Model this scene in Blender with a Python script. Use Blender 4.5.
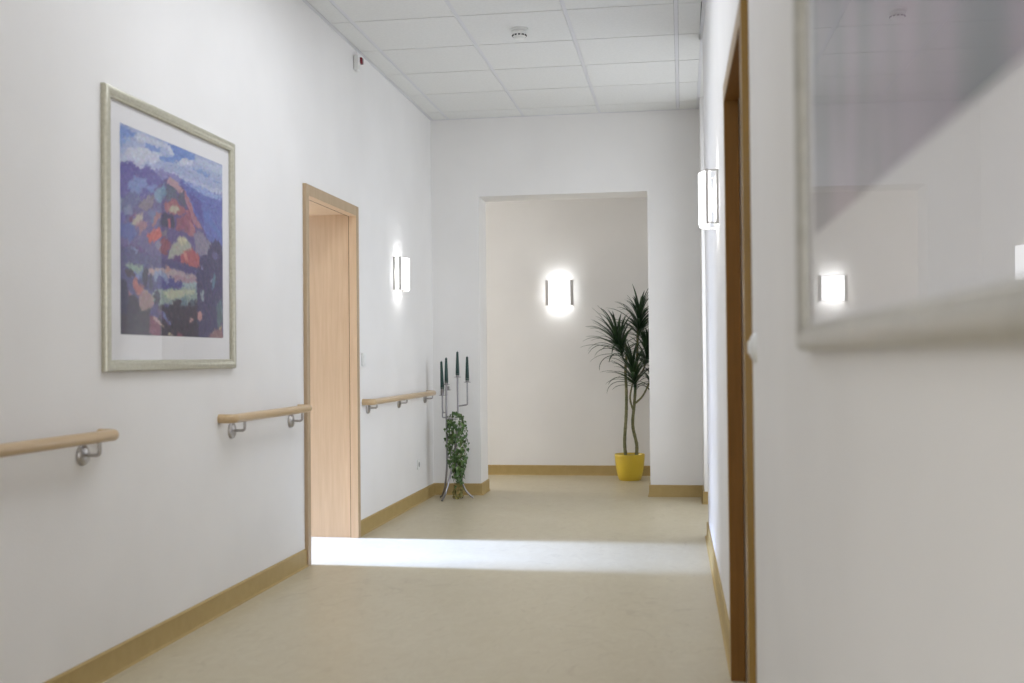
import bpy, bmesh, math, random
import numpy as np
from mathutils import Vector, Matrix
random.seed(7)
for o in list(bpy.data.objects): bpy.data.objects.remove(o)
SC = bpy.context.scene
COL = SC.collection
R = math.radians

# ------------------------------------------------------------------ camera
CH = 1.1244
cam_d = bpy.data.cameras.new('camera'); cam = bpy.data.objects.new('camera', cam_d); COL.objects.link(cam)
cam_d.sensor_width = 36; cam_d.lens = 1098.36/1024*36
cam_d.clip_start = 0.05; cam_d.clip_end = 100
yaw, pitch, roll = 0.1538, 0.0146, 0.0096
fwd = Vector((-math.sin(yaw)*math.cos(pitch), math.cos(yaw)*math.cos(pitch), math.sin(pitch)))
r0 = Vector((math.cos(yaw), math.sin(yaw), 0)); u0 = r0.cross(fwd)
rr = r0*math.cos(roll) - u0*math.sin(roll); uu = r0*math.sin(roll) + u0*math.cos(roll)
M = Matrix.Identity(4)
for i in range(3): M[i][0], M[i][1], M[i][2] = rr[i], uu[i], -fwd[i]
M[2][3] = CH
cam.matrix_world = M
cam_d.dof.use_dof = True; cam_d.dof.focus_distance = 8.2; cam_d.dof.aperture_fstop = 2.8
SC.camera = cam

# ------------------------------------------------------------------ view, world, lights
SC.view_settings.view_transform = 'Standard'; SC.view_settings.look = 'None'
SC.view_settings.gamma = 1; SC.view_settings.use_curve_mapping = False
SC.view_settings.exposure = 0.33
w = bpy.data.worlds.new('sky'); SC.world = w; w.use_nodes = True
w.node_tree.nodes['Background'].inputs[0].default_value = (0.75, 0.85, 1, 1)
w.node_tree.nodes['Background'].inputs[1].default_value = 1.0

def area(name, loc, rot, sx, sy, power, color=(1, 1, 1), spread=180):
    l = bpy.data.lights.new(name, 'AREA'); l.shape = 'RECTANGLE'; l.size = sx; l.size_y = sy
    l.energy = power; l.color = color; l.spread = R(spread)
    o = bpy.data.objects.new(name, l); COL.objects.link(o); o.location = loc; o.rotation_euler = rot
    return o
# low bright daylight that falls through the side room's window and its open doorway
sun = bpy.data.lights.new('sun', 'SUN'); sun.energy = 27; sun.angle = R(7); sun.color = (0.38, 0.53, 1.0)
so = bpy.data.objects.new('sun', sun); COL.objects.link(so); so.rotation_euler = (R(69), 0, R(-90.6))
# side room and alcove daylight; rear, right and passage lamps are added fill
area('rear_fill', (-0.95, -3.30, 1.75), (R(90), 0, 0), 1.9, 1.9, 17, (0.97, 0.97, 1.0))  # unseen fill added behind the camera
area('right_fill', (0.30, -2.2, 1.75), (R(90), 0, R(90)), 1.5, 1.8, 62, (0.90, 0.92, 1.0))  # unseen fill added to brighten the left wall and spare the right
area('side_room_daylight', (-6.9, 6.95, 1.65), (R(90), 0, R(-90)), 1.0, 1.8, 130, (0.74, 0.82, 1.0))
area('alcove_daylight', (0.57, 7.7, 1.5), (R(90), 0, R(90)), 1.3, 2.1, 17.5, (0.885, 0.925, 1.0), 168)
area('cross_passage_fill', (-4.9, 9.82, 1.5), (R(90), 0, R(-90)), 0.9, 2.2, 42, (0.99, 0.98, 0.98))  # fill added to brighten the wall beyond the opening, no window here
area('cross_passage_fill', (2.1, 9.82, 1.5), (R(90), 0, R(90)), 0.9, 2.2, 9, (0.97, 0.98, 1.0))  # weaker added fill at the other end of the passage
# fill lamp added overhead, out of view ahead of the camera; no fixture there
area('overhead_fill', (-0.90, 4.5, 3.085), (0, 0, 0), 1.0, 2.4, 26, (0.87, 0.915, 1.0))

# ------------------------------------------------------------------ materials
def lin(c):
    return tuple(((v/255)/12.92 if v/255 <= .04045 else ((v/255+.055)/1.055)**2.4) for v in c)
def rgba(c): return (*lin(c), 1)
def mat(name, c, rough=.6, metal=0, spec=.5, coat=0):
    m = bpy.data.materials.new(name); m.use_nodes = True
    b = m.node_tree.nodes['Principled BSDF']
    b.inputs['Base Color'].default_value = rgba(c); b.inputs['Roughness'].default_value = rough
    b.inputs['Metallic'].default_value = metal; b.inputs['Specular IOR Level'].default_value = spec
    b.inputs['Coat Weight'].default_value = coat
    return m
def nn(m, t, **k):
    n = m.node_tree.nodes.new(t)
    for a, v in k.items(): setattr(n, a, v)
    return n
def ramp(m, fac, stops):
    r = nn(m, 'ShaderNodeValToRGB'); e = r.color_ramp.elements
    while len(e) < len(stops): e.new(.5)
    for el, (p, c) in zip(e, stops): el.position = p; el.color = rgba(c)
    m.node_tree.links.new(fac, r.inputs[0]); return r.outputs[0]
def noise_mat(name, stops, scale=(1, 1, 1), nscale=5, detail=4, rough=.6, bump=0, bscale=None, metal=0, spec=.5, dist=0, coat=0):
    m = mat(name, (200, 200, 200), rough, metal, spec, coat); L = m.node_tree.links
    b = m.node_tree.nodes['Principled BSDF']
    tc = nn(m, 'ShaderNodeTexCoord'); mp = nn(m, 'ShaderNodeMapping'); mp.inputs['Scale'].default_value = scale
    L.new(tc.outputs['Object'], mp.inputs[0])
    n = nn(m, 'ShaderNodeTexNoise'); n.inputs['Scale'].default_value = nscale; n.inputs['Detail'].default_value = detail
    n.inputs['Distortion'].default_value = dist
    L.new(mp.outputs[0], n.inputs['Vector'])
    L.new(ramp(m, n.outputs['Fac'], stops), b.inputs['Base Color'])
    if bump:
        n2 = n
        if bscale:
            n2 = nn(m, 'ShaderNodeTexNoise'); n2.inputs['Scale'].default_value = bscale; L.new(tc.outputs['Object'], n2.inputs['Vector'])
        bp = nn(m, 'ShaderNodeBump'); bp.inputs['Strength'].default_value = bump; bp.inputs['Distance'].default_value = .002
        L.new(n2.outputs['Fac'], bp.inputs['Height']); L.new(bp.outputs[0], b.inputs['Normal'])
    return m
def emis(name, c, s):
    m = mat(name, c); b = m.node_tree.nodes['Principled BSDF']
    b.inputs['Emission Color'].default_value = rgba(c); b.inputs['Emission Strength'].default_value = s
    return m

PAINT = noise_mat('wall_paint', [(.3, (230, 228, 225)), (.7, (235, 233, 230))], nscale=2, rough=.75, bump=.25, bscale=90, spec=.3)
TILE = noise_mat('ceiling_tile', [(.3, (222, 222, 219)), (.7, (227, 227, 224))], nscale=60, rough=.9, bump=.15, bscale=200, spec=.2)
TBAR = mat('ceiling_bar', (216, 216, 218), .5)
GAP = mat('ceiling_gap', (30, 30, 30), .9)  # backing coloured dark to deepen the shade in the tile seams
def floor_material():
    m = mat('vinyl_floor', (200, 190, 165), .3); L = m.node_tree.links; b = m.node_tree.nodes['Principled BSDF']
    tc = nn(m, 'ShaderNodeTexCoord'); mp = nn(m, 'ShaderNodeMapping'); mp.inputs['Scale'].default_value = (1, .55, 1)
    L.new(tc.outputs['Object'], mp.inputs[0])
    n = nn(m, 'ShaderNodeTexNoise'); n.inputs['Scale'].default_value = 14; n.inputs['Detail'].default_value = 8; n.inputs['Distortion'].default_value = 1.5
    n.inputs['Roughness'].default_value = .65
    L.new(mp.outputs[0], n.inputs['Vector'])
    c1 = ramp(m, n.outputs['Fac'], [(.25, (184, 172, 144)), (.5, (189, 178, 151)), (.75, (194, 184, 158))])
    # short dark marbling flecks
    n2 = nn(m, 'ShaderNodeTexNoise'); n2.inputs['Scale'].default_value = 5; n2.inputs['Detail'].default_value = 6; n2.inputs['Distortion'].default_value = 3
    L.new(mp.outputs[0], n2.inputs['Vector'])
    r2 = ramp(m, n2.outputs['Fac'], [(.60, (0, 0, 0)), (.74, (255, 255, 255))])
    mx = nn(m, 'ShaderNodeMix', data_type='RGBA'); L.new(r2, mx.inputs[0]); L.new(c1, mx.inputs[6]); mx.inputs[7].default_value = rgba((179, 167, 140))
    L.new(mx.outputs[2], b.inputs['Base Color'])
    n3 = nn(m, 'ShaderNodeTexNoise'); n3.inputs['Scale'].default_value = 2.2; n3.inputs['Detail'].default_value = 3
    L.new(tc.outputs['Object'], n3.inputs['Vector'])
    mr = nn(m, 'ShaderNodeMapRange'); mr.inputs[3].default_value = .34; mr.inputs[4].default_value = .46
    L.new(n3.outputs['Fac'], mr.inputs[0]); L.new(mr.outputs[0], b.inputs['Roughness'])
    return m
FLOOR = floor_material()
BASE = noise_mat('tan_skirting_vinyl', [(.3, (168, 144, 92)), (.7, (174, 150, 99))], nscale=20, rough=.5, spec=.25)
def wood(name, a, b_, rough=.4, vert=True, coat=0, spec=.4):
    return noise_mat(name, [(.25, a), (.5, tuple((x+y)/2 for x, y in zip(a, b_))), (.75, b_)],
                     scale=(6, 6, .35) if vert else (8, .5, 8), nscale=9, detail=5, rough=rough, dist=.4, coat=coat, spec=spec)
BEECH = wood('beech_lining', (216, 184, 148), (228, 198, 163), .38)
FRAME = wood('beech_casing', (172, 148, 116), (184, 160, 130), .4)
DARKW = wood('shaded_jamb_wood', (120, 86, 40), (136, 98, 50), .5, spec=.15)  # shadow on the right jamb is put into this darker brown
DARKF = wood('brown_casing_wood', (140, 108, 46), (154, 120, 56), .3)
RAILW = wood('beech_handrail', (188, 160, 120), (201, 174, 136), .28, False, .2)
STEEL = noise_mat('brushed_steel', [(.3, (165, 160, 156)), (.7, (185, 181, 177))], scale=(1, 1, 12), nscale=30, rough=.32, metal=1)
CHROME = mat('chrome', (150, 148, 150), .3, 1)
STRIP = mat('sconce_metal', (182, 178, 174), .45, .6)
PLASTIC = mat('white_plastic', (228, 228, 224), .35)
BLACK = mat('black_slot', (12, 12, 12), .6)
REDLENS = mat('red_lens', (120, 15, 35), .2)
CANDLE = noise_mat('green_wax', [(.3, (5, 46, 40)), (.7, (12, 60, 52))], nscale=30, rough=.35)
WICK = mat('wick', (50, 45, 40), .9)
POTY = noise_mat('yellow_pot', [(.3, (206, 176, 50)), (.7, (212, 184, 58))], nscale=6, rough=.42)
SOIL = noise_mat('potting_soil', [(.3, (52, 40, 30)), (.6, (120, 100, 80)), (.8, (190, 180, 165))], nscale=60, rough=.95, bump=.6)
CANE = noise_mat('cane_bark', [(.3, (88, 92, 58)), (.7, (128, 124, 88))], scale=(1, 1, 5), nscale=16, rough=.8, bump=.4)
LEAF = noise_mat('dracaena_leaf', [(.25, (18, 38, 24)), (.5, (34, 60, 32)), (.8, (66, 92, 48))], nscale=7, rough=.38)
IVY = noise_mat('ivy_leaf', [(.25, (40, 68, 30)), (.5, (70, 100, 46)), (.75, (132, 156, 98))], nscale=26, rough=.5)
IVYD = noise_mat('dry_ivy_leaf', [(.25, (92, 92, 44)), (.5, (130, 122, 66)), (.78, (160, 148, 92))], nscale=26, rough=.6)
STEM = mat('ivy_stem', (92, 92, 52), .8)
FRM = noise_mat('champagne_frame', [(.3, (176, 172, 152)), (.7, (194, 190, 172))], scale=(2, 2, 2), nscale=40, rough=.3, metal=.35)
FRM2 = noise_mat('silver_frame', [(.3, (172, 168, 156)), (.7, (188, 184, 172))], nscale=40, rough=.28, metal=.35)
MAT = mat('white_mount_board', (228, 226, 226), .8)
WHITEG = mat('opal_glass_off', (235, 235, 232), .3)
SHADE = emis('opal_shade_lit', (252, 253, 255), 1.5)
BULB = emis('bulb_lit', (255, 250, 240), 6)

def glass_material():
    m = bpy.data.materials.new('picture_glass'); m.use_nodes = True; nt = m.node_tree; L = nt.links
    for n in list(nt.nodes): nt.nodes.remove(n)
    out = nn(m, 'ShaderNodeOutputMaterial'); tr = nn(m, 'ShaderNodeBsdfTransparent'); gl = nn(m, 'ShaderNodeBsdfGlossy')
    gl.inputs['Roughness'].default_value = 0.0
    fr = nn(m, 'ShaderNodeFresnel'); fr.inputs[0].default_value = 1.52
    ge = nn(m, 'ShaderNodeNewGeometry'); inv = nn(m, 'ShaderNodeMath', operation='SUBTRACT'); inv.inputs[0].default_value = 1
    mu = nn(m, 'ShaderNodeMath', operation='MULTIPLY'); mx = nn(m, 'ShaderNodeMixShader')
    L.new(ge.outputs['Backfacing'], inv.inputs[1]); L.new(inv.outputs[0], mu.inputs[0]); L.new(fr.outputs[0], mu.inputs[1])
    L.new(mu.outputs[0], mx.inputs[0]); L.new(tr.outputs[0], mx.inputs[1]); L.new(gl.outputs[0], mx.inputs[2]); L.new(mx.outputs[0], out.inputs[0])
    return m
GLASS = glass_material()

# ------------------------------------------------------------------ mesh helpers
def box(bm, x0, x1, y0, y1, z0, z1, bev=0):
    vs = [bm.verts.new((x, y, z)) for x in (x0, x1) for y in (y0, y1) for z in (z0, z1)]
    fs = [bm.faces.new([vs[i] for i in f]) for f in ((0, 1, 3, 2), (4, 6, 7, 5), (0, 4, 5, 1), (2, 3, 7, 6), (0, 2, 6, 4), (1, 5, 7, 3))]
    if bev:
        es = list({e for f in fs for e in f.edges})
        bmesh.ops.bevel(bm, geom=es, offset=bev, segments=2, affect='EDGES', profile=.6)
def rings(bm, rs, cap=True, closed=False):
    n = len(rs[0])
    V = [[bm.verts.new(p) for p in r] for r in rs]
    for a, b in zip(V, V[1:] + ([V[0]] if closed else [])):
        for i in range(n):
            bm.faces.new((a[i], a[(i+1) % n], b[(i+1) % n], b[i]))
    if cap and not closed:
        bm.faces.new(V[0][::-1]); bm.faces.new(V[-1])
def tube(bm, pts, r, seg=12, cap=True):
    pts = [Vector(p) for p in pts]; n = len(pts)
    rad = r if isinstance(r, (list, tuple)) else [r]*n
    t0 = (pts[1]-pts[0]).normalized(); up = Vector((0, 0, 1)) if abs(t0.z) < .9 else Vector((0, 1, 0))
    nrm = t0.cross(up).normalized(); out = []
    for i, p in enumerate(pts):
        t = (pts[min(i+1, n-1)] - pts[max(i-1, 0)]).normalized()
        nrm = (nrm - t*nrm.dot(t)).normalized(); b = t.cross(nrm)
        out.append([p + (nrm*math.cos(2*math.pi*k/seg) + b*math.sin(2*math.pi*k/seg))*rad[i] for k in range(seg)])
    rings(bm, out, cap)
def lathe(bm, prof, c=(0, 0, 0), seg=32, axis='z'):
    out = []
    for r, h in prof:
        ring = []
        for k in range(seg):
            a = 2*math.pi*k/seg; x, y = r*math.cos(a), r*math.sin(a)
            p = (x, y, h) if axis == 'z' else (h, x, y)
            ring.append((p[0]+c[0], p[1]+c[1], p[2]+c[2]))
        out.append(ring)
    rings(bm, out)
def fillet(pts, rad, n=6):
    pts = [Vector(p) for p in pts]; out = [pts[0]]
    for a, b, c in zip(pts, pts[1:], pts[2:]):
        d1 = (a-b).normalized(); d2 = (c-b).normalized()
        p, q = b + d1*rad, b + d2*rad
        for k in range(n+1):
            t = k/n; out.append(p*(1-t)**2 + b*2*t*(1-t) + q*t*t)
    out.append(pts[-1]); return out
def curve_pts(ctrl, n=16):
    # Catmull-Rom through control points
    c = [Vector(p) for p in ctrl]; c = [c[0]*2-c[1]] + c + [c[-1]*2-c[-2]]; out = []
    for i in range(1, len(c)-2):
        for k in range(n):
            t = k/n; a, b, d, e = c[i-1], c[i], c[i+1], c[i+2]
            out.append(.5*((2*b) + (d-a)*t + (2*a-5*b+4*d-e)*t*t + (3*b-a-3*d+e)*t**3))
    out.append(c[-2]); return out
def obj(name, bm, m, parent=None, smooth=False, ang=40):
    bmesh.ops.recalc_face_normals(bm, faces=bm.faces)
    me = bpy.data.meshes.new(name); bm.to_mesh(me); bm.free()
    for mm in (m if isinstance(m, (list, tuple)) else [m]): me.materials.append(mm)
    if smooth:
        me.polygons.foreach_set('use_smooth', [True]*len(me.polygons)); me.set_sharp_from_angle(angle=R(ang))
    o = bpy.data.objects.new(name, me); COL.objects.link(o)
    if parent: o.parent = parent
    return o
def struct(name, bm, m, parent=None, **k):
    o = obj(name, bm, m, parent, **k)
    if not parent: o['kind'] = 'structure'
    return o
def tag(o, label, cat, group=None):
    o['label'] = label; o['category'] = cat
    if group: o['group'] = group
    return o
def thing(name, label, cat, loc=(0, 0, 0), rz=0, group=None):
    o = bpy.data.objects.new(name, None); COL.objects.link(o); o.empty_display_size = .1
    o.location = loc; o.rotation_euler = (0, 0, rz)
    return tag(o, label, cat, group)
def copy_tree(o, parent=None):
    c = o.copy(); COL.objects.link(c)
    if parent: c.parent = parent
    for ch in list(o.children): copy_tree(ch, c)
    return c
def B(): return bmesh.new()

# ------------------------------------------------------------------ dimensions
XL = -2.043; H = 3.103; YE = 8.884; YB = 10.43; XR = 0.154; T = .30
SL = -0.0085                                     # the right-hand wall runs very slightly off parallel
def wr(y): return 0.181 + SL*(y-2.9)             # x of the right-hand wall's face
AR = math.atan(-SL)                              # its rotation about z
D1a, D1b, D1t = 5.75, 6.74, 2.09                 # left doorway, outside of casing
D2a, D2b, D2t = 2.93, 3.93, 2.07                 # right doorway
OX0, OX1, OZ = -1.645, -0.265, 2.453             # opening in the end wall
YC = 6.93                                        # corner of the right-hand wall
YR = 8.47                                        # corner of the short return wall

# ------------------------------------------------------------------ shell
bm = B(); box(bm, -7.2, 2.4, -3.7, 11.0, -.12, 0); struct('floor', bm, FLOOR)
bm = B()
for y0, y1, z0 in ((-3.5, D1a+.03, 0), (D1b-.03, YE+.33, 0), (D1a+.03, D1b-.03, D1t-.03)):
    box(bm, XL-T, XL, y0, y1, z0, H+.1)
struct('wall_left', bm, PAINT)
bm = B()
box(bm, XL-.01, OX0, YE, YE+.33, 0, H+.1); box(bm, OX1, XR+.2, YE, YE+.33, 0, H+.1); box(bm, OX0, OX1, YE, YE+.33, OZ, H+.1)
struct('wall_end', bm, PAINT)
bm = B(); box(bm, -5.2, 2.4, YB, YB+.2, 0, H+.1); struct('wall_back', bm, PAINT)
bm = B(); box(bm, XR, 2.4, YR, YE+.33, 0, H+.1); struct('wall_alcove', bm, PAINT)
bm = B(); box(bm, .75, .9, YC-.3, YR+.1, 0, .35); box(bm, .75, .9, YC-.3, YR+.1, 2.65, H+.1); struct('wall_alcove_side', bm, PAINT)  # unseen niche side, moved in so the alcove light stays soft
bm = B(); box(bm, 2.2, 2.4, YE+.3, 11.0, 0, H+.1); struct('wall_passage_side', bm, PAINT)
# right-hand wall, drawn on its own slightly turned line
def rwall(bm, y0, y1, z0, z1, d0, d1):           # d = depth into the wall (+x)
    pts = [(wr(y)+d, y) for y, d in ((y0, d0), (y1, d0), (y1, d1), (y0, d1))]
    rings(bm, [[(x, y, z0) for x, y in pts], [(x, y, z1) for x, y in pts]])
bm = B()
for y0, y1, z0, z1 in ((-3.5, -3.0, 0, H+.1), (-3.0, -1.4, 0, .8), (-3.0, -1.4, 2.7, H+.1), (-1.4, D2a+.03, 0, H+.1), (D2b-.03, YC, 0, H+.1), (D2a+.03, D2b-.03, D2t-.03, H+.1)):
    rwall(bm, y0, y1, z0, z1, 0, T)
box(bm, wr(YC)+T-.01, 2.4, YC-.3, YC, 0, H+.1)
struct('wall_right', bm, PAINT)
# unseen rear wall; its window is added to go with the rear fill
bm = B()
box(bm, XL-T, -1.95, -3.7, -3.5, 0, H+.1); box(bm, .05, .6, -3.7, -3.5, 0, H+.1)
box(bm, -1.95, .05, -3.7, -3.5, 0, .75); box(bm, -1.95, .05, -3.7, -3.5, 2.75, H+.1)
struct('wall_rear', bm, PAINT)
def window(name, axis, at, a0, a1, z0, z1):
    f, g = B(), B()
    def bx(b, p0, p1, q0, q1, d0, d1):
        if axis == 'y': box(b, p0, p1, at+d0, at+d1, q0, q1)
        else: box(b, at+d0, at+d1, p0, p1, q0, q1)
    s = .06
    bx(f, a0, a0+s, z0, z1, 0, .07); bx(f, a1-s, a1, z0, z1, 0, .07)
    bx(f, a0+s, a1-s, z0, z0+s, 0, .07); bx(f, a0+s, a1-s, z1-s, z1, 0, .07)
    m_ = (a0+a1)/2; bx(f, m_-.03, m_+.03, z0+s, z1-s, 0, .07)
    bx(g, a0+s, m_-.03, z0+s, z1-s, .03, .04); bx(g, m_+.03, a1-s, z0+s, z1-s, .03, .04)
    o = struct(name, f, PLASTIC); obj('glass', g, GLASS, o)
window('fill_window_1', 'y', -3.66, -1.95, .05, .75, 2.75)  # unseen window, added for the rear fill lamp
window('fill_window_3', 'x', .34, -3.0, -1.4, .8, 2.7)  # unseen window, added for the right fill lamp
window('fill_window_4', 'x', .80, YC, YR, .35, 2.65)  # unseen niche window, added close to the opening for softer alcove light
# side room behind the left doorway
bm = B()
box(bm, -7.2, XL-T+.001, 4.0, 4.2, 0, H+.1); box(bm, -7.2, XL-T+.001, 8.9, 9.214, 0, H+.1)
struct('wall_side_room', bm, PAINT)
bm = B()
box(bm, -7.2, -7.0, 4.2, 5.7, 0, H+.1); box(bm, -7.2, -7.0, 7.5, 8.9, 0, H+.1)
box(bm, -7.2, -7.0, 5.7, 7.5, 0, .7); box(bm, -7.2, -7.0, 5.7, 7.5, 2.6, H+.1)
struct('wall_side_room_window', bm, PAINT)
window('window_2', 'x', -7.17, 5.7, 7.5, .7, 2.6)
bm = B(); box(bm, -7.2, XL-T, 4.0, 9.2, H+.1, H+.2); box(bm, -5.2, 2.4, YE+.33, 11, 2.75, 2.85); box(bm, -5.2, -5.0, 9.2, YB, 0, 2.8)
struct('ceiling_side_rooms', bm, PAINT)
# suspended ceiling: mineral tiles between flush bars
XT = -1.889; YT = 8.596; TS = .6018
bm = B()
box(bm, XL-T, 2.4, -3.7, YE+.33, H+.012, H+.1)
cg = struct('ceiling', bm, GAP)
bm = B(); xs = [XL+.022] + [XT + .625*k for k in range(4)] + [wr(0)-.02]
ys = [YE-.022] + [YT - TS*k for k in range(21)]
lum = []
for i in range(5):
    x0 = xs[i] + (.0127 if i else .003); x1 = xs[i+1] - (.0127 if i < 4 else .003)
    for j in range(len(ys)-1):
        y1 = ys[j]-.0045; y0 = ys[j+1]+.0045
        xa, xb = x0, x1
        if i == 4: xb = (XR-.022 if y1 > YC else wr(y1)-.022)
        box(bm, xa, xb, y0, y1, H-.006, H+.02)
struct('ceiling_tiles', bm, TILE, cg)
bm = B()
for k in range(4):
    x = XT + .625*k; box(bm, x-.0115, x+.0115, -3.5, YE, H-.004, H+.01)
box(bm, XL, XL+.021, -3.5, YE, H-.006, H+.01); box(bm, XL+.02, XR, YE-.02, YE, H-.006, H+.01)
box(bm, XR-.021, XR, YC, YE, H-.006, H+.01); rwall(bm, -3.5, YC, H-.006, H+.01, -.021, 0)
struct('ceiling_bars', bm, TBAR, cg)
bm = B(); box(bm, XR, 2.2, YC, YR, H-.006, H+.011); struct('ceiling_alcove', bm, TILE, cg)

# skirting with a cove foot
def skirt(bm, path):
    # path: xy points, room on the right-hand side when walking along it
    prof = [(0, 0), (.022, 0), (.021, .003), (.014, .007), (.011, .016), (.011, .088), (.007, .094), (0, .094)]
    pts = [Vector((x, y)) for x, y in path]; rs = []
    for i, p in enumerate(pts):
        ds = []
        if i: ds.append((p-pts[i-1]).normalized())
        if i < len(pts)-1: ds.append((pts[i+1]-p).normalized())
        ns = [Vector((d.y, -d.x)) for d in ds]
        if len(ns) == 2:
            m_ = (ns[0]+ns[1]); m_ = m_ / (m_.dot(ns[0]))
        else: m_ = ns[0]
        rs.append([(p.x+m_.x*o, p.y+m_.y*o, z) for o, z in prof])
    rings(bm, rs)
bm = B()
skirt(bm, [(XL, -3.5), (XL, D1a)]); skirt(bm, [(XL, D1b), (XL, YE), (OX0, YE), (OX0, YE+.33)])
struct('baseboard_left', bm, BASE, smooth=True, ang=25)
bm = B(); skirt(bm, [(OX1, YE+.33), (OX1, YE), (XR, YE), (XR, YR), (1.6, YR)]); struct('baseboard_end', bm, BASE, smooth=True, ang=25)
bm = B(); skirt(bm, [(-5, YB), (2.1, YB)]); struct('baseboard_back', bm, BASE, smooth=True, ang=25)
bm = B()
skirt(bm, [(1.9, YC), (wr(YC), YC), (wr(D2b), D2b)]); skirt(bm, [(wr(D2a), D2a), (wr(-3.5), -3.5)])
struct('baseboard_right', bm, BASE, smooth=True, ang=25)

# left doorway: casing, deep beech lining with a rebate
bm = B(); P = .02
box(bm, XL-.005, XL+P, D1a, D1a+.05, 0, D1t, .003); box(bm, XL-.005, XL+P, D1b-.05, D1b, 0, D1t, .003)
box(bm, XL-.005, XL+P, D1a+.05, D1b-.05, D1t-.062, D1t, .003)
d1 = struct('door_1', bm, FRAME)
bm = B()
for k in (0, 1):                                # proud stop (k=0), recessed lining (k=1)
    xa, xb = ((XL-.030, XL+P-.002) if k == 0 else (XL-T-.02, XL-.036)); o = -.0015 if k == 0 else .012
    box(bm, xa, xb, D1a+.0255, D1a+.05-o, 0, D1t-.03); box(bm, xa, xb, D1b-.05+o, D1b-.0255, 0, D1t-.03)
    box(bm, xa, xb, D1a+.05-o, D1b-.05+o, D1t-.062+o, D1t-.028)
box(bm, XL-.038, XL-.028, D1b-.036, D1b-.026, 0, D1t-.03)
obj('door_lining', bm, BEECH, d1)
bm = B()
for y in (D1a+.0365, D1b-.0425): box(bm, XL-.036, XL-.030, y, y+.006, 0, D1t-.05)
box(bm, XL-.036, XL-.030, D1a+.04, D1b-.04, D1t-.064, D1t-.05)
obj('seal', bm, mat('brown_seal', (120, 88, 55), .7), d1)
# right doorway: casing, lining and closed leaf, turned with its wall
bm = B()
def rbox(bm, y0, y1, z0, z1, d0, d1): rwall(bm, y0, y1, z0, z1, d0, d1)
rbox(bm, D2a, D2a+.05, 0, D2t, -.02, .005); rbox(bm, D2b-.05, D2b, 0, D2t, -.02, .005); rbox(bm, D2a+.05, D2b-.05, D2t-.06, D2t, -.02, .005)
d2 = struct('door_2', bm, DARKF)
bm = B()
for k in (0, 1):
    da, db = ((-.018, .03) if k == 0 else (.034, T+.02)); o = -.0015 if k == 0 else .012
    rbox(bm, D2a+.026, D2a+.05-o, 0, D2t-.03, da, db); rbox(bm, D2b-.05+o, D2b-.026, 0, D2t-.03, da, db)
    rbox(bm, D2a+.05-o, D2b-.05+o, D2t-.06+o, D2t-.03, da, db)
obj('door_lining', bm, DARKW, d2)
bm = B(); rbox(bm, D2a+.04, D2b-.04, .006, D2t-.05, .20, .24); leaf = obj('door_leaf', bm, BEECH, d2)
bm = B()
hy = D2a+.12; lathe(bm, [(.026, 0), (.026, -.008), (.012, -.01), (.011, -.045)], (wr(hy)+.20, hy, 1.05), 20, 'x')
tube(bm, [(wr(hy)+.158, hy, 1.05), (wr(hy)+.158, hy+.12, 1.05)], .01, 12)
obj('door_handle', bm, STEEL, leaf, smooth=True)
# light switch beside the right doorway (round-shouldered surface type)
def switch_plate(name, label, loc, rz, wd, ht, dp, rocker=True, group=None):
    t = thing(name, label, 'switch' if 'switch' in name else 'socket', loc, rz)
    bm = B(); box(bm, -wd/2, wd/2, 0, dp, -ht/2, ht/2, min(dp*.45, .006)); obj('cover_plate', bm, PLASTIC, t, smooth=True)
    bm = B()
    if rocker: box(bm, -wd*.34, wd*.34, dp-.001, dp+.003, -ht*.34, ht*.34, .0015); obj('rocker', bm, PLASTIC, t)
    else:
        lathe(bm, [(wd*.27, dp), (wd*.25, dp-.001)], (0, 0, 0), 24)
        for v in bm.verts: v.co = Vector((v.co.x, v.co.z+.0012, v.co.y))
        obj('socket_face', bm, mat('socket_grey', (150, 150, 148), .5), t)
    return t
# wall frames: local x along wall, local y away from wall
RL = R(-90)       # left wall: local +y -> world +x
RRt = R(90) + AR  # right wall: local +y -> world -x
switch_plate('light_switch', 'small white light switch on left wall right beside the open doorway', (XL, 6.875, 1.12), RL, .08, .085, .011)
switch_plate('wall_socket', 'small white wall socket low on left wall near the far corner', (XL, 8.34, .30), RL, .075, .075, .010, False)

# dome shaped switch by brown frame
t = thing('round_switch', 'rounded white surface switch on right wall beside the brown door frame', 'switch', (wr(2.79), 2.79, 1.144), RRt)
bm = B(); bmesh.ops.create_uvsphere(bm, u_segments=28, v_segments=16, radius=1)
for v in bm.verts: v.co = Vector((v.co.x*.034, max(v.co.y, 0)*.019, v.co.z*.037))
obj('housing', bm, PLASTIC, t, smooth=True)
bm = B(); box(bm, -.012, .012, .014, .021, -.016, .016, .002); obj('rocker', bm, PLASTIC, t, smooth=True)

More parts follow.
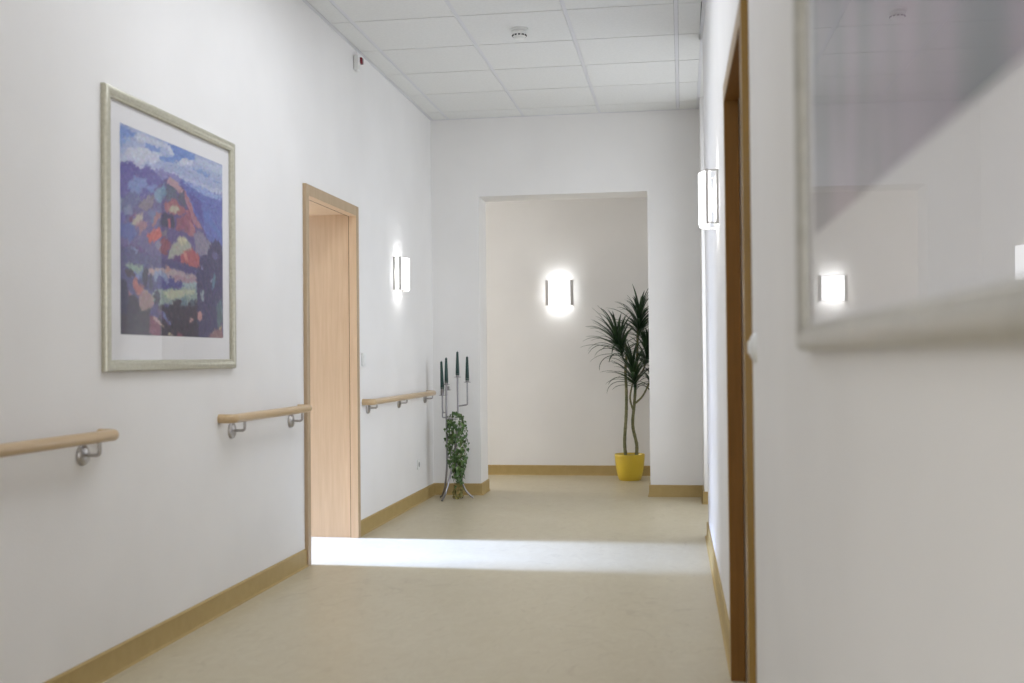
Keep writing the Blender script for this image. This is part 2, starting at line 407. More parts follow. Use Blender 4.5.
# ------------------------------------------------------------------ wall sconces
def sconce(label, loc, rz, watt=6):
    t = thing('wall_sconce', label, 'wall lamp', loc, rz, 'lit square wall sconces')
    bm = B(); box(bm, -.095, .095, 0, .012, -.10, .10, .002); obj('back_plate', bm, PLASTIC, t)
    # curved opal front
    bm = B(); hh = .117; n = 16; out_, in_ = [], []
    for k in range(n+1):
        u = -1+2*k/n; x = u*.104; y = .054 + .030*(1-u*u)
        out_.append((x, y)); in_.append((x*.98, y-.004))
    ring = out_ + in_[::-1]
    rings(bm, [[(x, y, -hh) for x, y in ring], [(x, y, hh) for x, y in ring]]); obj('opal_shade', bm, SHADE, t, smooth=True, ang=60)
    for z in (-hh-.003, hh):
        bm = B(); tube(bm, [(x, y+.001, z+.0015) for x, y in out_], .0022, 6); obj('rim', bm, STRIP, t, smooth=True)
    for s in (-1, 1):
        bm = B(); box(bm, s*.117-.015, s*.117+.015, .044, .056, -.12, .12, .002); obj('side_strip', bm, STRIP, t)
        bm = B(); box(bm, s*.117-.001, s*.117+.001, .0, .010, -.12, .12)
        for z in (-.118, .112): box(bm, s*.117-.002, s*.117+.002, .0, .046, z, z+.006)
        obj('bracket', bm, STRIP, t)
    for s in (-1, 1):
        bm = B(); box(bm, s*.1015-.002, s*.1015+.002, .034, .056, -hh, hh); obj('side_glow_panel', bm, SHADE, t)  # glowing panels added to block sideways lamp light and brighten the gap
    bm = B(); lathe(bm, [(.004, -.055), (.012, -.05), (.014, 0), (.012, .05), (.004, .055)], (0, .036, 0), 16); obj('lamp_tube', bm, BULB, t, smooth=True)
    l = bpy.data.lights.new('lamp', 'POINT'); l.energy = watt; l.shadow_soft_size = .03; l.color = (.94, .97, 1)
    lo = bpy.data.objects.new('lamp_light', l); COL.objects.link(lo); lo.parent = t; lo.location = (0, .042, .02)
    l2 = lo.copy(); COL.objects.link(l2); l2.parent = t; l2.location = (0, .042, -.02)
    return t
sconce('lit square sconce on the far wall seen through the opening', (-1.150, YB, 1.737), R(180), 1.7)
sconce('lit curved sconce on the left wall between doorway and far corner', (XL, 7.77, 1.737), RL, .9)
sconce('lit curved sconce jutting from the right wall beyond the brown door frame', (wr(4.98), 4.98, 1.82), RRt, .9)

# ------------------------------------------------------------------ handrails
def handrail(label, ya, yb, z, brackets):
    t = thing('handrail', label, 'handrail', (XL, ya, z), 0, 'beech handrails on the left wall')
    xo = .066; bm = B()
    tube(bm, fillet([(0, 0, 0), (xo, 0, 0), (xo, yb-ya, 0), (0, yb-ya, 0)], .035, 8), .0205, 20)
    obj('rail', bm, RAILW, t, smooth=True, ang=50)
    for y in brackets:
        bm = B(); yy = y-ya; zz = .803-z
        lathe(bm, [(.037, 0), (.037, .005), (.034, .012), (.022, .017), (.008, .018)], (0, yy, zz), 24, 'x')
        br = obj('bracket', bm, STEEL, t, smooth=True)
        bm = B()
        tube(bm, fillet([(.008, yy, zz), (xo, yy, zz), (xo, yy, -.018)], .014, 6), .0062, 12)
        obj('bracket_arm', bm, STEEL, br, smooth=True)
    return t
handrail('beech handrail under the framed painting, nearest length on the left wall', 1.3, 3.62, .866, (2.0, 3.507))
handrail('short beech handrail left of the open doorway', 4.64, 5.66, .864, (4.77, 5.535))
handrail('beech handrail between the doorway and the far corner, under the small sconce', 6.862, 8.65, .846, (6.967, 7.763, 8.579))

# ------------------------------------------------------------------ ceiling and wall devices
t = thing('smoke_detector', 'round white smoke detector on the tiled ceiling', 'smoke detector', (-.945, 6.50, H-.006))
bm = B(); lathe(bm, [(.054, 0), (.054, -.010), (.048, -.014), (.030, -.014)], seg=36); obj('base', bm, PLASTIC, t, smooth=True)
bm = B(); lathe(bm, [(.030, -.014), (.046, -.018), (.047, -.036), (.042, -.040), (.040, -.046), (.030, -.052), (.028, -.060), (.010, -.064)], seg=36)
hd = obj('sensor_head', bm, PLASTIC, t, smooth=True, ang=30)
bm = B()
for k in range(12):
    a = 2*math.pi*k/12 + .12; c, s = math.cos(a), math.sin(a)
    tube(bm, [(c*.040 - s*.007, s*.040 + c*.007, -.041), (c*.040 + s*.007, s*.040 - c*.007, -.041)], .0056, 6)
obj('vent_slots', bm, BLACK, hd)
t = thing('alarm_indicator', 'small white alarm indicator with red lens high on left wall below the ceiling', 'alarm indicator', (XL, 6.74, 3.015), RL)
bm = B()
box(bm, -.028, .028, 0, .034, -.056, .040, .012); obj('housing', bm, PLASTIC, t, smooth=True)
bm = B(); box(bm, -.050, -.006, .022, .046, -.006, .034, .006); lens = obj('lens', bm, REDLENS, t, smooth=True); lens['label'] = 'dark red lens'

# ------------------------------------------------------------------ framed pictures
PA = (3.74, 4.65)
def sp(x, y):   # perspective-corrected placement of the painting's own shapes, 0..1 across and up
    u = (x-119.6)/(223.1-119.6); Y = 1/((1-u)/PA[0] + u/PA[1])
    s = (Y-PA[0])/(PA[1]-PA[0]); yt = 121+u*43; yb = 334+u*4
    return (s, 1-(y-yt)/(yb-yt))
def A_(p): return [sp(116+x/8.134, 116+y/8.134) for x, y in p]
def B_(p): return [sp(116+x/8.134, 170+y/8.134) for x, y in p]
def C_(p): return [sp(116+x/9.143, 225+y/9.143) for x, y in p]
def D_(p): return [sp(116+x/9.143, 270+y/9.143) for x, y in p]
def ell(f, cx, cy, rx, ry): return f([(cx+rx*math.cos(a*math.pi/6), cy+ry*math.sin(a*math.pi/6)) for a in range(12)])
SHAPES = [
 ([(-.1, .5), (1.1, .5), (1.1, 1.1), (-.1, 1.1)], (158, 170, 208)),
 (A_([(30, 60), (120, 110), (180, 140), (80, 160), (30, 170)]), (112, 142, 208)),
 (A_([(30, 170), (110, 170), (60, 230), (30, 240)]), (128, 155, 212)),
 (A_([(240, 200), (380, 240), (360, 290), (290, 300), (240, 250)]), (112, 140, 206)),
 (A_([(420, 200), (650, 300), (650, 360), (560, 345), (470, 380), (300, 340), (480, 320)]), (104, 136, 206)),
 (A_([(400, 200), (440, 230), (490, 310), (440, 300)]), (196, 200, 218)),
 (A_([(90, 250), (200, 240), (300, 280), (370, 310), (340, 370), (200, 380), (60, 310)]), (192, 196, 214)),
 (A_([(160, 120), (320, 170), (420, 230), (380, 260), (260, 210), (150, 190)]), (186, 192, 214)),
 (A_([(520, 350), (560, 335), (640, 370), (640, 400), (520, 400)]), (192, 196, 214)),
 (A_([(30, 290), (150, 350), (210, 400), (330, 420), (500, 470), (870, 600), (870, 660), (500, 560), (200, 470), (30, 370)]), (180, 186, 214)),
 (A_([(620, 420), (700, 430), (790, 490), (740, 490)]), (118, 146, 206)),
 (A_([(800, 515), (870, 530), (870, 545), (800, 530)]), (118, 146, 206)),
 (A_([(640, 330), (870, 400), (870, 480), (700, 400)]), (176, 188, 214)),
 (A_([(300, 430), (380, 430), (440, 455), (560, 520), (870, 640), (870, 1100), (300, 1100)]), (128, 124, 186)),
 (A_([(30, 360), (110, 372), (200, 430), (255, 403), (330, 470), (390, 520), (420, 1200), (30, 1200)]), (96, 86, 164)),
 (B_([(90, 100), (160, 50), (240, 70), (260, 120), (200, 170), (120, 180)]), (118, 136, 196)),
 (B_([(230, 150), (330, 90), (340, 140), (280, 180)]), (110, 130, 192)),
 (B_([(520, 70), (700, 130), (870, 210), (870, 640), (600, 500)]), (92, 104, 184)),
 (B_([(560, 90), (700, 130), (870, 215), (870, 250), (680, 190)]), (140, 158, 214)),
 (B_([(700, 300), (860, 500), (860, 560), (720, 380)]), (86, 112, 190)),
 (B_([(590, 180), (620, 180), (700, 280), (720, 480), (640, 300)]), (84, 78, 160)),
 (B_([(440, 50), (560, 150), (620, 290), (690, 430), (770, 590), (760, 800), (30, 800), (30, 480), (60, 400), (190, 250), (300, 190), (400, 70)]), (98, 84, 142)),
 (B_([(30, 240), (110, 170), (190, 190), (200, 260), (100, 330), (30, 320)]), (98, 100, 150)),
 (B_([(60, 290), (120, 290), (130, 350), (70, 350)]), (122, 132, 172)),
 (B_([(30, 440), (130, 420), (170, 520), (110, 580), (30, 540)]), (82, 94, 168)),
 (B_([(300, 195), (400, 100), (410, 180), (370, 270), (330, 250)]), (112, 144, 174)),
 (B_([(420, 110), (500, 150), (500, 230), (440, 250), (400, 220)]), (92, 100, 126)),
 (B_([(440, 55), (500, 90), (560, 170), (540, 220), (500, 160), (440, 110), (410, 110)]), (186, 142, 150)),
 (B_([(530, 170), (570, 190), (590, 270), (540, 280), (500, 240)]), (94, 92, 118)),
 (B_([(560, 160), (600, 230), (640, 340), (700, 470), (660, 470), (600, 340), (580, 270)]), (172, 112, 128)),
 (B_([(390, 270), (480, 240), (560, 300), (600, 330), (480, 370), (400, 320)]), (170, 100, 110)),
 (B_([(430, 320), (470, 290), (520, 315), (490, 360)]), (184, 176, 150)),
 (B_([(370, 340), (470, 360), (490, 460), (430, 470), (350, 440)]), (72, 68, 102)),
 (B_([(500, 390), (600, 330), (640, 440), (610, 540), (560, 500), (490, 490)]), (150, 84, 106)),
 (B_([(600, 400), (640, 440), (650, 520), (600, 540)]), (176, 110, 116)),
 (B_([(200, 250), (260, 190), (315, 220), (300, 300), (240, 330), (190, 310)]), (128, 114, 128)),
 (B_([(130, 430), (160, 380), (215, 340), (205, 420), (150, 455)]), (178, 162, 142)),
 (B_([(90, 400), (180, 345), (150, 380), (120, 440)]), (122, 64, 106)),
 (B_([(165, 440), (220, 400), (255, 450), (200, 520)]), (160, 108, 118)),
 (B_([(260, 330), (370, 310), (340, 370), (290, 430)]), (100, 110, 158)),
 (B_([(300, 440), (330, 350), (365, 350), (350, 400), (300, 480)]), (168, 104, 112)),
 (B_([(420, 390), (445, 410), (450, 470), (430, 470)]), (192, 92, 104)),
 (B_([(245, 535), (355, 455), (380, 500), (370, 560), (285, 600)]), (204, 84, 76)),
 (B_([(370, 490), (420, 480), (420, 550), (380, 545)]), (128, 118, 136)),
 (B_([(340, 590), (420, 550), (450, 620), (400, 690), (330, 640)]), (150, 78, 98)),
 (B_([(310, 620), (350, 570), (370, 600), (350, 650)]), (120, 116, 150)),
 (B_([(640, 540), (660, 490), (720, 520), (780, 600), (760, 700), (660, 690)]), (136, 128, 150)),
 (C_([(480, 310), (475, 270), (520, 190), (580, 105), (640, 118), (690, 180), (720, 235), (640, 250), (560, 290), (500, 320)]), (166, 166, 152)),
 (C_([(570, 130), (600, 110), (650, 130), (640, 190), (600, 190)]), (196, 186, 150)),
 (C_([(500, 400), (510, 350), (600, 265), (650, 235), (720, 230), (768, 290), (755, 425), (620, 425)]), (180, 84, 92)),
 (C_([(500, 390), (500, 330), (590, 270), (600, 330), (560, 400)]), (104, 64, 122)),
 (C_([(620, 260), (650, 250), (660, 330), (640, 340)]), (206, 128, 116)),
 (C_([(30, 180), (200, 180), (300, 260), (440, 330), (430, 400), (280, 370), (30, 350)]), (92, 60, 124)),
 (C_([(30, 200), (160, 200), (200, 240), (70, 258), (30, 240)]), (124, 142, 196)),
 (C_([(70, 290), (250, 310), (410, 360), (400, 400), (110, 355)]), (142, 62, 90)),
 (C_([(230, 280), (300, 290), (320, 320), (250, 320)]), (120, 134, 190)),
 (ell(C_, 160, 275, 22, 14), (214, 206, 226)), (ell(C_, 50, 268, 16, 12), (206, 198, 218)), (ell(C_, 205, 283, 8, 8), (196, 188, 214)),
 ([(-.1, .42), (-.1, -.1), (1.1, -.1), (1.1, .36)], (80, 74, 128)),
 (C_([(76, 375), (110, 365), (240, 372), (245, 415), (150, 425)]), (134, 158, 142)),
 (C_([(290, 400), (450, 400), (600, 430), (740, 460), (735, 520), (560, 500), (290, 450)]), (172, 150, 156)),
 (C_([(300, 410), (340, 400), (350, 440), (300, 440)]), (196, 150, 140)),
 (C_([(160, 420), (230, 420), (240, 490), (180, 490)]), (112, 132, 184)),
 (C_([(350, 430), (460, 430), (480, 520), (350, 520)]), (132, 146, 184)),
 (C_([(540, 470), (740, 490), (740, 530), (540, 540)]), (166, 128, 142)),
 (C_([(450, 390), (480, 380), (520, 410), (460, 440)]), (186, 140, 134)),
 (D_([(600, 120), (740, 115), (745, 180), (600, 175)]), (146, 168, 172)),
 (D_([(340, 180), (740, 165), (755, 300), (500, 300), (400, 330), (330, 260)]), (138, 158, 150)),
 (D_([(420, 190), (580, 182), (735, 185), (700, 220), (560, 260), (500, 280), (440, 240)]), (180, 184, 152)),
 (D_([(375, 165), (385, 70), (410, 60), (430, 90), (470, 110), (500, 66), (525, 110), (600, 100), (620, 160)]), (72, 70, 142)),
 (D_([(30, 330), (120, 340), (300, 330), (400, 325), (480, 340), (520, 285), (580, 275), (640, 300), (700, 270), (760, 290), (980, 240), (980, 700), (20, 700)]), (62, 52, 70)),
 (D_([(70, 0), (145, 0), (160, 60), (130, 80), (90, 50)]), (68, 56, 74)),
 (D_([(30, 60), (60, 70), (100, 150), (110, 260), (100, 400), (30, 400)]), (52, 48, 84)),
 (D_([(150, 100), (175, 84), (250, 165), (240, 220), (200, 240), (150, 140)]), (186, 100, 98)),
 (D_([(200, 230), (250, 170), (290, 190), (340, 240), (342, 300), (290, 360), (240, 350), (215, 355)]), (160, 124, 124)),
 (D_([(100, 200), (115, 180), (140, 215), (110, 260)]), (176, 104, 112)),
 (D_([(240, 10), (265, -8), (285, 10), (285, 130), (262, 165), (235, 110)]), (56, 54, 84)),
 (D_([(290, 70), (315, 30), (335, 80), (335, 180), (300, 180)]), (62, 60, 96)),
 (D_([(345, 210), (375, 170), (400, 210), (395, 310), (350, 310)]), (60, 56, 84)),
 (D_([(590, 330), (600, 260), (640, 250), (660, 320)]), (100, 128, 140)),
 (D_([(680, 320), (690, 260), (715, 270), (720, 320)]), (76, 92, 112)),
 (D_([(300, 360), (330, 310), (380, 320), (400, 400), (370, 460), (300, 430)]), (72, 60, 124)),
 (D_([(380, 360), (420, 370), (510, 500), (480, 510), (400, 420)]), (92, 66, 112)),
 (D_([(405, 375), (430, 380), (505, 495), (490, 500)]), (112, 122, 182)),
 (D_([(300, 440), (330, 430), (400, 470), (410, 600), (300, 600)]), (128, 60, 88)),
 (D_([(318, 435), (350, 438), (445, 520), (430, 530)]), (190, 146, 138)),
 (D_([(470, 570), (490, 565), (515, 602), (480, 600)]), (186, 168, 136)),
 (D_([(550, 575), (600, 580), (620, 604), (560, 604)]), (150, 80, 100)),
 (D_([(100, 240), (150, 215), (190, 260), (210, 350), (180, 420), (110, 400)]), (54, 44, 70)),
 (C_([(740, 560), (745, 440), (770, 300), (800, 262), (830, 270), (850, 200), (900, 130), (945, 140), (980, 210), (980, 1150), (760, 1150), (745, 700)]), (66, 58, 104)),
 (C_([(880, 250), (920, 240), (940, 300), (900, 310)]), (92, 88, 140)),
 (D_([(880, 100), (900, 40), (920, 60), (910, 150), (880, 170)]), (84, 122, 146)),
 (D_([(770, 200), (805, 180), (800, 300), (780, 290)]), (142, 158, 160)),
 (ell(C_, 790, 390, 10, 26), (130, 130, 176)), (ell(C_, 878, 520, 10, 10), (170, 180, 200)),
 (ell(D_, 770, 417, 22, 40), (200, 140, 134)), (ell(D_, 690, 466, 18, 20), (196, 138, 132)),
 (D_([(920, 330), (970, 260), (975, 480), (930, 520)]), (82, 104, 116)),
 (D_([(845, 604), (880, 560), (970, 520), (978, 640), (850, 640)]), (148, 104, 108)),
 (D_([(940, 520), (972, 495), (974, 530), (940, 535)]), (196, 170, 120)),
]
def inside(S, Tt, poly):
    r = np.zeros(S.shape, bool); n = len(poly)
    for i in range(n):
        x1, y1 = poly[i]; x2, y2 = poly[(i+1) % n]
        if y1 == y2: continue
        c = ((y1 > Tt) != (y2 > Tt)) & (S < (x2-x1)*(Tt-y1)/(y2-y1)+x1); r ^= c
    return r
def vnoise(rng, nx, ny, gx, gy):
    g = rng.random((gy+2, gx+2)); x = np.linspace(0, gx, nx); y = np.linspace(0, gy, ny)
    xi = x.astype(int); yi = y.astype(int); fx = x-xi; fy = (y-yi)[:, None]
    fx = fx*fx*(3-2*fx); fy = fy*fy*(3-2*fy)
    a = g[yi][:, xi]; b = g[yi][:, xi+1]; c = g[yi+1][:, xi]; d = g[yi+1][:, xi+1]
    return (a*(1-fx)+b*fx)*(1-fy) + (c*(1-fx)+d*fx)*fy - .5
def paint_landscape(nx=330, ny=290):
    rng = np.random.default_rng(3)
    S, Tt = np.meshgrid(np.linspace(0, 1, nx), np.linspace(0, 1, ny))
    S2 = S + .014*vnoise(rng, nx, ny, 22, 22) + .008*vnoise(rng, nx, ny, 60, 60)
    T2 = Tt + .014*vnoise(rng, nx, ny, 22, 22) + .008*vnoise(rng, nx, ny, 60, 60)
    C = np.zeros((ny, nx, 3))
    for poly, col in SHAPES: C[inside(S2, T2, poly)] = col
    # brush strokes: short loaded strokes of neighbouring paint tones, laid over the blocked-in shapes
    base = C.copy(); yy, xx = np.mgrid[-9:10, -9:10]
    for k in range(14000):
        px_, py_ = int(rng.integers(0, nx)), int(rng.integers(0, ny))
        qx = int(np.clip(px_ + rng.normal(0, 1.3), 0, nx-1)); qy = int(np.clip(py_ + rng.normal(0, 1.0), 0, ny-1))
        col = base[qy, qx] + rng.normal(0, 9) + rng.normal(0, 6, 3)
        t = py_/ny
        ang = (rng.normal(.15, .35) if t > .72 else rng.normal(-.9 if px_ > nx*.5 else .9, .5) if t > .36 else rng.normal(1.5, .4) if px_ > nx*.72 else rng.normal(0, 1))
        ca, sa = math.cos(ang), math.sin(ang); a = (xx*ca+yy*sa)/rng.uniform(2.5, 5); b_ = (-xx*sa+yy*ca)/rng.uniform(.9, 1.9)
        m_ = np.clip(1.3-(a*a+b_*b_), 0, 1)*.8
        x0, x1, y0, y1 = max(px_-9, 0), min(px_+10, nx), max(py_-9, 0), min(py_+10, ny)
        w_ = m_[y0-py_+9:y1-py_+9, x0-px_+9:x1-px_+9, None]
        C[y0:y1, x0:x1] = C[y0:y1, x0:x1]*(1-w_) + col*w_
    g_ = C.mean(-1, keepdims=True); C = g_ + (C-g_)*.80; K = C*.92 + np.array((172, 170, 178))*.08  # colours greyed and veiled for the glass reflection washing over the print
    return np.clip(K, 0, 255)
def paint_abstract(nx=120, ny=120):
    rng = np.random.default_rng(9); C = np.zeros((ny, nx, 3)) + (150, 144, 154)
    C += vnoise(rng, nx, ny, 9, 3)[..., None]*np.array((44, 30, 32)) + vnoise(rng, nx, ny, 24, 5)[..., None]*np.array((34, 20, 30))
    return np.clip(C, 0, 255)
def print_mat(name):
    m = mat(name, (128, 128, 128), .7, spec=.2); a = nn(m, 'ShaderNodeVertexColor'); a.layer_name = 'paint'
    m.node_tree.links.new(a.outputs[0], m.node_tree.nodes['Principled BSDF'].inputs['Base Color']); return m
def picture(name, label, loc, rz, W, Hh, fw, ma, img, frmat, tilt=0, flip=1, dk=1.0):
    # local x along wall, y out, z up; origin bottom centre on the wall
    t = thing(name, label, 'picture', loc, rz); t.rotation_euler = (tilt, 0, rz)
    prof = [(0, 0), (0, .018), (.004, .026), (.012, .030), (fw*.62, .026), (fw*.78, .020), (fw-.003, .021), (fw, .017), (fw, .006), (.01, 0)]
    prof = [(a, b*dk) for a, b in prof]
    bm = B(); cs = [(-W/2, 0), (W/2, 0), (W/2, Hh), (-W/2, Hh)]; sg = [(1, 1), (-1, 1), (-1, -1), (1, -1)]
    rings(bm, [[(cx+sx*o, d, cz+sz*o) for o, d in prof] for (cx, cz), (sx, sz) in zip(cs, sg)], closed=True)
    obj('frame', bm, frmat, t, smooth=True, ang=35)
    bm = B(); box(bm, -W/2+.008, W/2-.008, .001, .0062*dk, .008, Hh-.008); obj('mount_board', bm, MAT, t)
    bm = B(); box(bm, -W/2+fw-.004, W/2-fw+.004, .0095*dk, .0115*dk, fw-.004, Hh-fw+.004); obj('glass', bm, GLASS, t)
    ny, nx, _ = img.shape; x0, x1, z0, z1 = -W/2+fw+ma[0], W/2-fw-ma[1], fw+ma[2], Hh-fw-ma[3]
    xs_ = np.linspace(x0, x1, nx); zs_ = np.linspace(z0, z1, ny)
    vs = np.array([(x, .0070*dk, z) for z in zs_ for x in xs_]); nv = len(vs)
    fs = [(j*nx+i, j*nx+i+1, (j+1)*nx+i+1, (j+1)*nx+i) for j in range(ny-1) for i in range(nx-1)]
    # a thin sheet of paper: close it with a back face
    bk = .0065*dk; bs = nv; vs = np.vstack([vs, [(x0, bk, z0), (x1, bk, z0), (x1, bk, z1), (x0, bk, z1)]]); fs.append((bs+3, bs+2, bs+1, bs))
    me = bpy.data.meshes.new('print'); me.from_pydata(vs.tolist(), [], fs)
    at = me.color_attributes.new('paint', 'FLOAT_COLOR', 'POINT')
    c = img.reshape(-1, 3)/255; c = np.where(c <= .04045, c/12.92, ((c+.055)/1.055)**2.4)
    if flip < 0: c = c.reshape(ny, nx, 3)[:, ::-1].reshape(-1, 3)
    full = np.ones((nv+4, 4)); full[:nv, :3] = c; at.data.foreach_set('color', full.ravel())
    me.materials.append(print_mat(name+'_print')); o = bpy.data.objects.new('print', me); COL.objects.link(o); o.parent = t
    return t
# left: local x runs towards -y on the left wall, so mirror the columns
picture('framed_painting', 'large framed landscape painting of purple and red mountains on the left wall', (XL, 4.215, 1.087), RL, 1.15, 1.034, .042, (.073, .083, .095, .075), paint_landscape(), FRM, 0, -1, .8)
picture('framed_print', 'blurred silver framed print with reflecting glass on the near right wall', (wr(1.12)-.002, 1.12, 1.130), RRt - .0002, 1.17, 1.034, .036, (.055, .080, .126, .082), paint_abstract(), FRM2, .0024, 1, .68)

# ------------------------------------------------------------------ potted dracaena
PX, PY = -.485, 10.06
pt = thing('potted_dracaena', 'tall dracaena in a yellow pot on the floor beyond the opening', 'plant', (PX, PY, 0))
bm = B(); lathe(bm, [(.094, 0), (.100, .004), (.118, .07), (.131, .15), (.136, .215), (.137, .232), (.134, .238), (.130, .236), (.127, .215), (.10, .19)], seg=40)
obj('pot', bm, POTY, pt, smooth=True, ang=50)
bm = B(); lathe(bm, [(.128, .205), (.124, .216), (.08, .222), (.01, .224)], seg=32); obj('soil', bm, SOIL, pt, smooth=True)
canes = {
 'a': [(-.035, 0, .20), (-.045, .0, .35), (-.028, .005, .60), (-.024, .005, .80), (-.030, 0, 1.00), (-.018, 0, 1.16), (-.03, 0, 1.24)],
 'b': [(.058, .01, .20), (.064, .01, .32), (.030, .012, .50), (.048, .0, .70), (.062, 0, .90), (.078, 0, 1.15), (.085, 0, 1.38)],
 'c': [(.040, .0, .62), (.010, -.01, .74), (.030, -.02, .86), (.05, -.03, .93)],
 'd': [(.060, .0, .70), (.12, -.01, .76), (.17, -.01, .85), (.20, 0, .93)],
 'e': [(.066, .0, .92), (.13, .01, 1.0), (.17, .01, 1.12)],
}
for k, pts in canes.items():
    c = curve_pts(pts, 8); n = len(c); r0 = .0155 if k in 'ab' else .009
    bm = B(); tube(bm, c, [(r0*(1-.35*i/n))*(1+.08*((i % 3) == 0)) for i in range(n)], 12); obj('cane', bm, CANE, pt, smooth=True)
def strap(bm, base, az, el, L, wd, droop, ymax):
    n = 11; p = Vector(base); up = el; pts = []
    d2_ = Vector((math.cos(az), math.sin(az), 0)); side = Vector((-math.sin(az), math.cos(az), 0))
    for i in range(n+1):
        pts.append(p.copy()); t = i/n
        dr = d2_*math.cos(up) + Vector((0, 0, 1))*math.sin(up)
        p = p + dr*(L/n); up -= droop/n*(.35+1.5*t)
        if p.y > ymax: p.y = ymax
        if p.x > .22: pass
    prev = None
    for i, q in enumerate(pts):
        t = i/n; wl = wd*(.55+.45*math.sin(min(1, t*2.2)*math.pi/2))*(1-t**2.6)+.0008
        dn = Vector((0, 0, 1)).cross(side) ; fold = .28*wl
        a = bm.verts.new(q + side*wl + Vector((0, 0, fold))); b = bm.verts.new(q); c = bm.verts.new(q - side*wl + Vector((0, 0, fold)))
        if prev:
            bm.faces.new((prev[0], prev[1], b, a)); bm.faces.new((prev[1], prev[2], c, b))
        prev = (a, b, c)
def crown(base, n, lmin, lmax, lean=(0, 0), seed=1, stem=.16):
    rn = random.Random(seed); bm = B()
    for i in range(n):
        t = i/n; az = i*2.39996 + rn.uniform(-.3, .3)
        el = R(12 + 72*t**.8 + rn.uniform(-10, 10)); L = rn.uniform(lmin, lmax)*(1-.18*abs(t-.4))
        b = (base[0]+lean[0]*t*stem, base[1]+lean[1]*t*stem, base[2]-stem*(1-t))
        # lean the whole rosette
        v = Vector((math.cos(az)*math.cos(el)+lean[0]*.6, math.sin(az)*math.cos(el)*.6+lean[1]*.5, math.sin(el)+.08))
        strap(bm, b, math.atan2(v.y, v.x), math.atan2(v.z, math.hypot(v.x, v.y)), L, rn.uniform(.011, .0165), rn.uniform(.7, 1.9)*(1.25-.75*t), YB-PY-.02)
    o = obj('crown', bm, LEAF, pt, smooth=True, ang=180)
    s = o.modifiers.new('thick', 'SOLIDIFY'); s.thickness = .0012
    return o
crown((-.045, 0, 1.28), 58, .26, .42, (-.45, -.1), 11)
crown((.088, 0, 1.46), 56, .26, .40, (.12, -.1), 12)
crown((.06, -.03, 1.0), 54, .24, .38, (-.15, -.25), 13)
crown((.20, 0, .95), 22, .18, .28, (.35, -.1), 14)
crown((.15, .01, 1.20), 46, .22, .34, (.25, -.15), 15)

# ------------------------------------------------------------------ candle stand with four candles and ivy
SX, SY = -1.79, 8.62
cs = thing('candle_stand', 'tall chrome wire candle stand in the far left corner', 'candle stand', (SX, SY, 0))
def wx(x): return x-SX
def rod(pts, r=.0062, name='rod', fil=.012):
    bm = B(); tube(bm, pts if fil is None else fillet(pts, fil, 5), r, 10); return obj(name, bm, CHROME, cs, smooth=True)
# uprights running down into splayed legs
rod(curve_pts([(-.082, 0, .912), (-.083, 0, .6), (-.083, 0, .32), (-.088, 0, .20), (-.103, .01, .10), (-.125, .03, .03), (-.150, .06, .006)], 8), .0082, 'leg', None)
rod(curve_pts([(.010, 0, .972), (.008, 0, .6), (-.02, 0, .36), (-.055, -.03, .17), (-.075, -.09, .06), (-.088, -.17, .006)], 8), .0082, 'leg', None)
rod(curve_pts([(-.083, .0, .34), (-.02, .01, .30), (.018, .02, .20), (.048, .03, .09), (.085, .04, .035), (.118, .05, .006)], 8), .0082, 'leg', None)
rod([(-.083, 0, .649), (-.115, 0, .649), (-.115, 0, .825)], name='arm')
rod([(-.078, -.03, .690), (-.108, -.03, .690), (-.108, .0, .70)], .004, name='arm', fil=.008)
rod([(.009, 0, .740), (.089, 0, .752), (.089, 0, .93)], name='arm')
bm = B()
ringp = [(math.cos(a)*.055 - .02, math.sin(a)*.055 + .0, .64) for a in np.linspace(0, 2*math.pi, 33)]
tube(bm, ringp, .004, 8, cap=False); tube(bm, [(-.083, 0, .64), (-.074, 0, .64)], .004, 8); tube(bm, [(.009, 0, .66), (.02, .0, .64), (.034, 0, .64)], .004, 8)
obj('pot_ring', bm, CHROME, cs, smooth=True)
def holder(x, z, y=0, u=0):
    bm = B(); lathe(bm, [(.006, z-.004), (.029, z), (.030, z+.003), (.014, z+.003), (.0145, z+.026+u), (.0175, z+.030+u), (.0160, z+.030+u), (.0130, z+.026+u), (.0125, z+.006+u)], (x, y, 0), 24)
    obj('cup', bm, CHROME, cs, smooth=True, ang=40)
def candle(x, z0, z1, label, y=0, lean=0):
    t = thing('taper_candle', label, 'candle', (SX+x, SY+y, z0), 0, 'green taper candles on the chrome stand'); L = z1-z0
    t.rotation_euler = (0, lean, 0)
    bm = B(); lathe(bm, [(.0125, 0), (.0155, .012), (.0130, L*.5), (.0088, L-.004), (.003, L)], seg=20); obj('wax', bm, CANDLE, t, smooth=True)
    bm = B(); tube(bm, [(0, 0, L-.002), (.0005, 0, L+.007)], .0012, 6); obj('wick', bm, WICK, t)
holder(-.115, .826, 0, .034); holder(-.082, .912); holder(.010, .972); holder(.089, .930); holder(-.075, .868, .02)
candle(-.115, .872, 1.100, 'leftmost dark green taper candle on the chrome stand, lowest of the four', lean=-.03)
candle(-.082, .922, 1.128, 'second dark green taper candle from the left on the chrome stand')
candle(.010, .982, 1.176, 'tallest standing dark green candle at the middle of the chrome stand')
candle(.089, .940, 1.136, 'rightmost dark green taper candle on the side arm of the chrome stand')

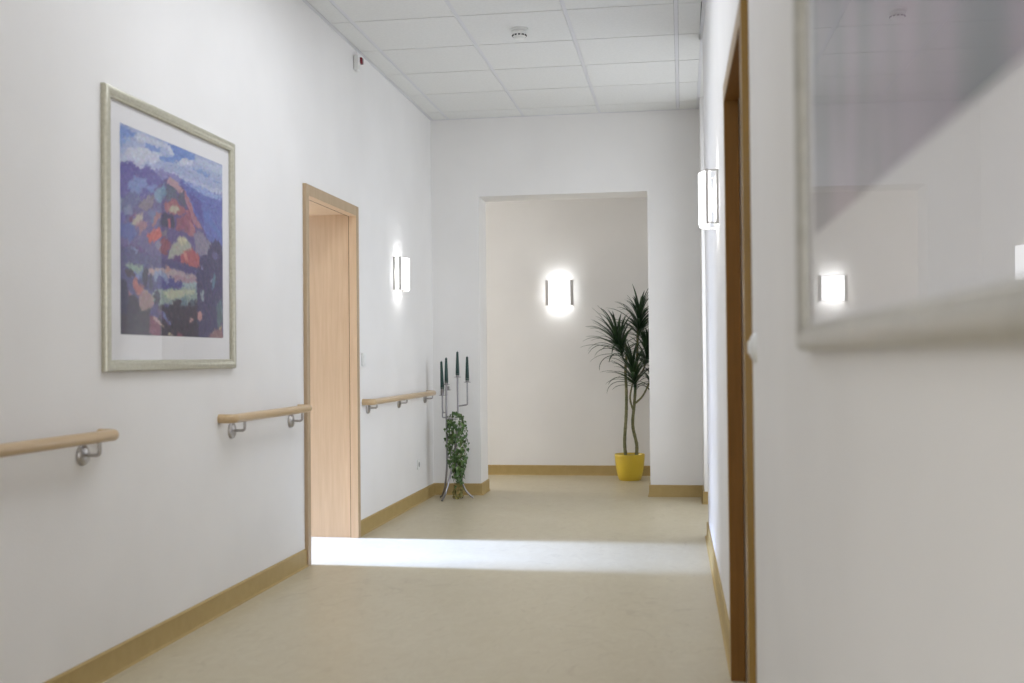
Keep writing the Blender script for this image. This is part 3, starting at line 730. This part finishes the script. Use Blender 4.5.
iv = thing('hanging_ivy', 'green trailing ivy hanging down the middle of the chrome candle stand', 'plant', (SX-.008, SY, .585))
bm = B(); lathe(bm, [(.036, -.02), (.040, .0), (.050, .045), (.052, .062), (.049, .064), (.046, .05), (.02, .03)], seg=28)
ip = obj('small_pot', bm, PLASTIC, iv, smooth=True); ip['label'] = 'small white pot'
def prof_w(z):   # half width of the hanging mass by height
    return float(np.interp(z, [.0, .06, .14, .22, .32, .45, .58, .66, .70], [.035, .045, .042, .052, .080, .098, .092, .072, .03]))
def prof_c(z): return float(np.interp(z, [0, .15, .3, .7], [.008, .022, .012, .0]))
rn = random.Random(21); vines = B(); ends = []
for k in range(14):
    a = 2*math.pi*k/14; bz = rn.choice([.03, .08, .16, .26, .34]); rr_ = .05
    c = [(.03*math.cos(a), .03*math.sin(a), .05), (rr_*1.3*math.cos(a), rr_*1.2*math.sin(a), .075)]
    for z in np.linspace(.58, bz, 6):
        wv = prof_w(z)*rn.uniform(.35, .8); c.append((prof_c(z)+wv*math.cos(a)+rn.uniform(-.008, .008), wv*.8*math.sin(a), z-.60))
    tube(vines, curve_pts(c, 5), .0013, 5)
obj('stem', vines, STEM, iv)
def ivy_leaf(bm, c, nrm, down, s):
    side = nrm.cross(down).normalized(); f = nrm
    sh = [(0, -.35), (.42, -.50), (.55, -.08), (1.0 * .52, .22), (.24, .38), (0, 1.0), (-.24, .38), (-.52, .22), (-.55, -.08), (-.42, -.5)]
    ctr = bm.verts.new(c); vs = []
    for x, y in sh:
        vs.append(bm.verts.new(c + side*x*s + down*y*s + f*(abs(x)*.35 - .12*y*y)*s))
    for i in range(len(vs)): bm.faces.new((ctr, vs[i], vs[(i+1) % len(vs)]))
g, dry = B(), B()
for k in range(560):
    z = rn.choice([rn.uniform(.20, .70)]*5 + [rn.uniform(.02, .22)])
    a = rn.uniform(0, 2*math.pi); wv = prof_w(z)*math.sqrt(rn.uniform(.15, 1))
    c = Vector((prof_c(z)+wv*math.cos(a), wv*.8*math.sin(a), z-.60))
    nrm = Vector((math.cos(a)+rn.uniform(-.7, .7), math.sin(a)+rn.uniform(-.7, .7)-.25, rn.uniform(-.1, .8))).normalized()
    dn = Vector((rn.uniform(-.6, .6), rn.uniform(-.5, .5), -1)); dn = (dn - nrm*dn.dot(nrm)).normalized()
    ivy_leaf(g if z > .13 + rn.uniform(-.03, .03) else dry, c, nrm, dn, rn.uniform(.017, .028))
obj('foliage', g, IVY, iv)
o = obj('dry_foliage', dry, IVYD, iv); o['label'] = 'yellowing lowest leaves'
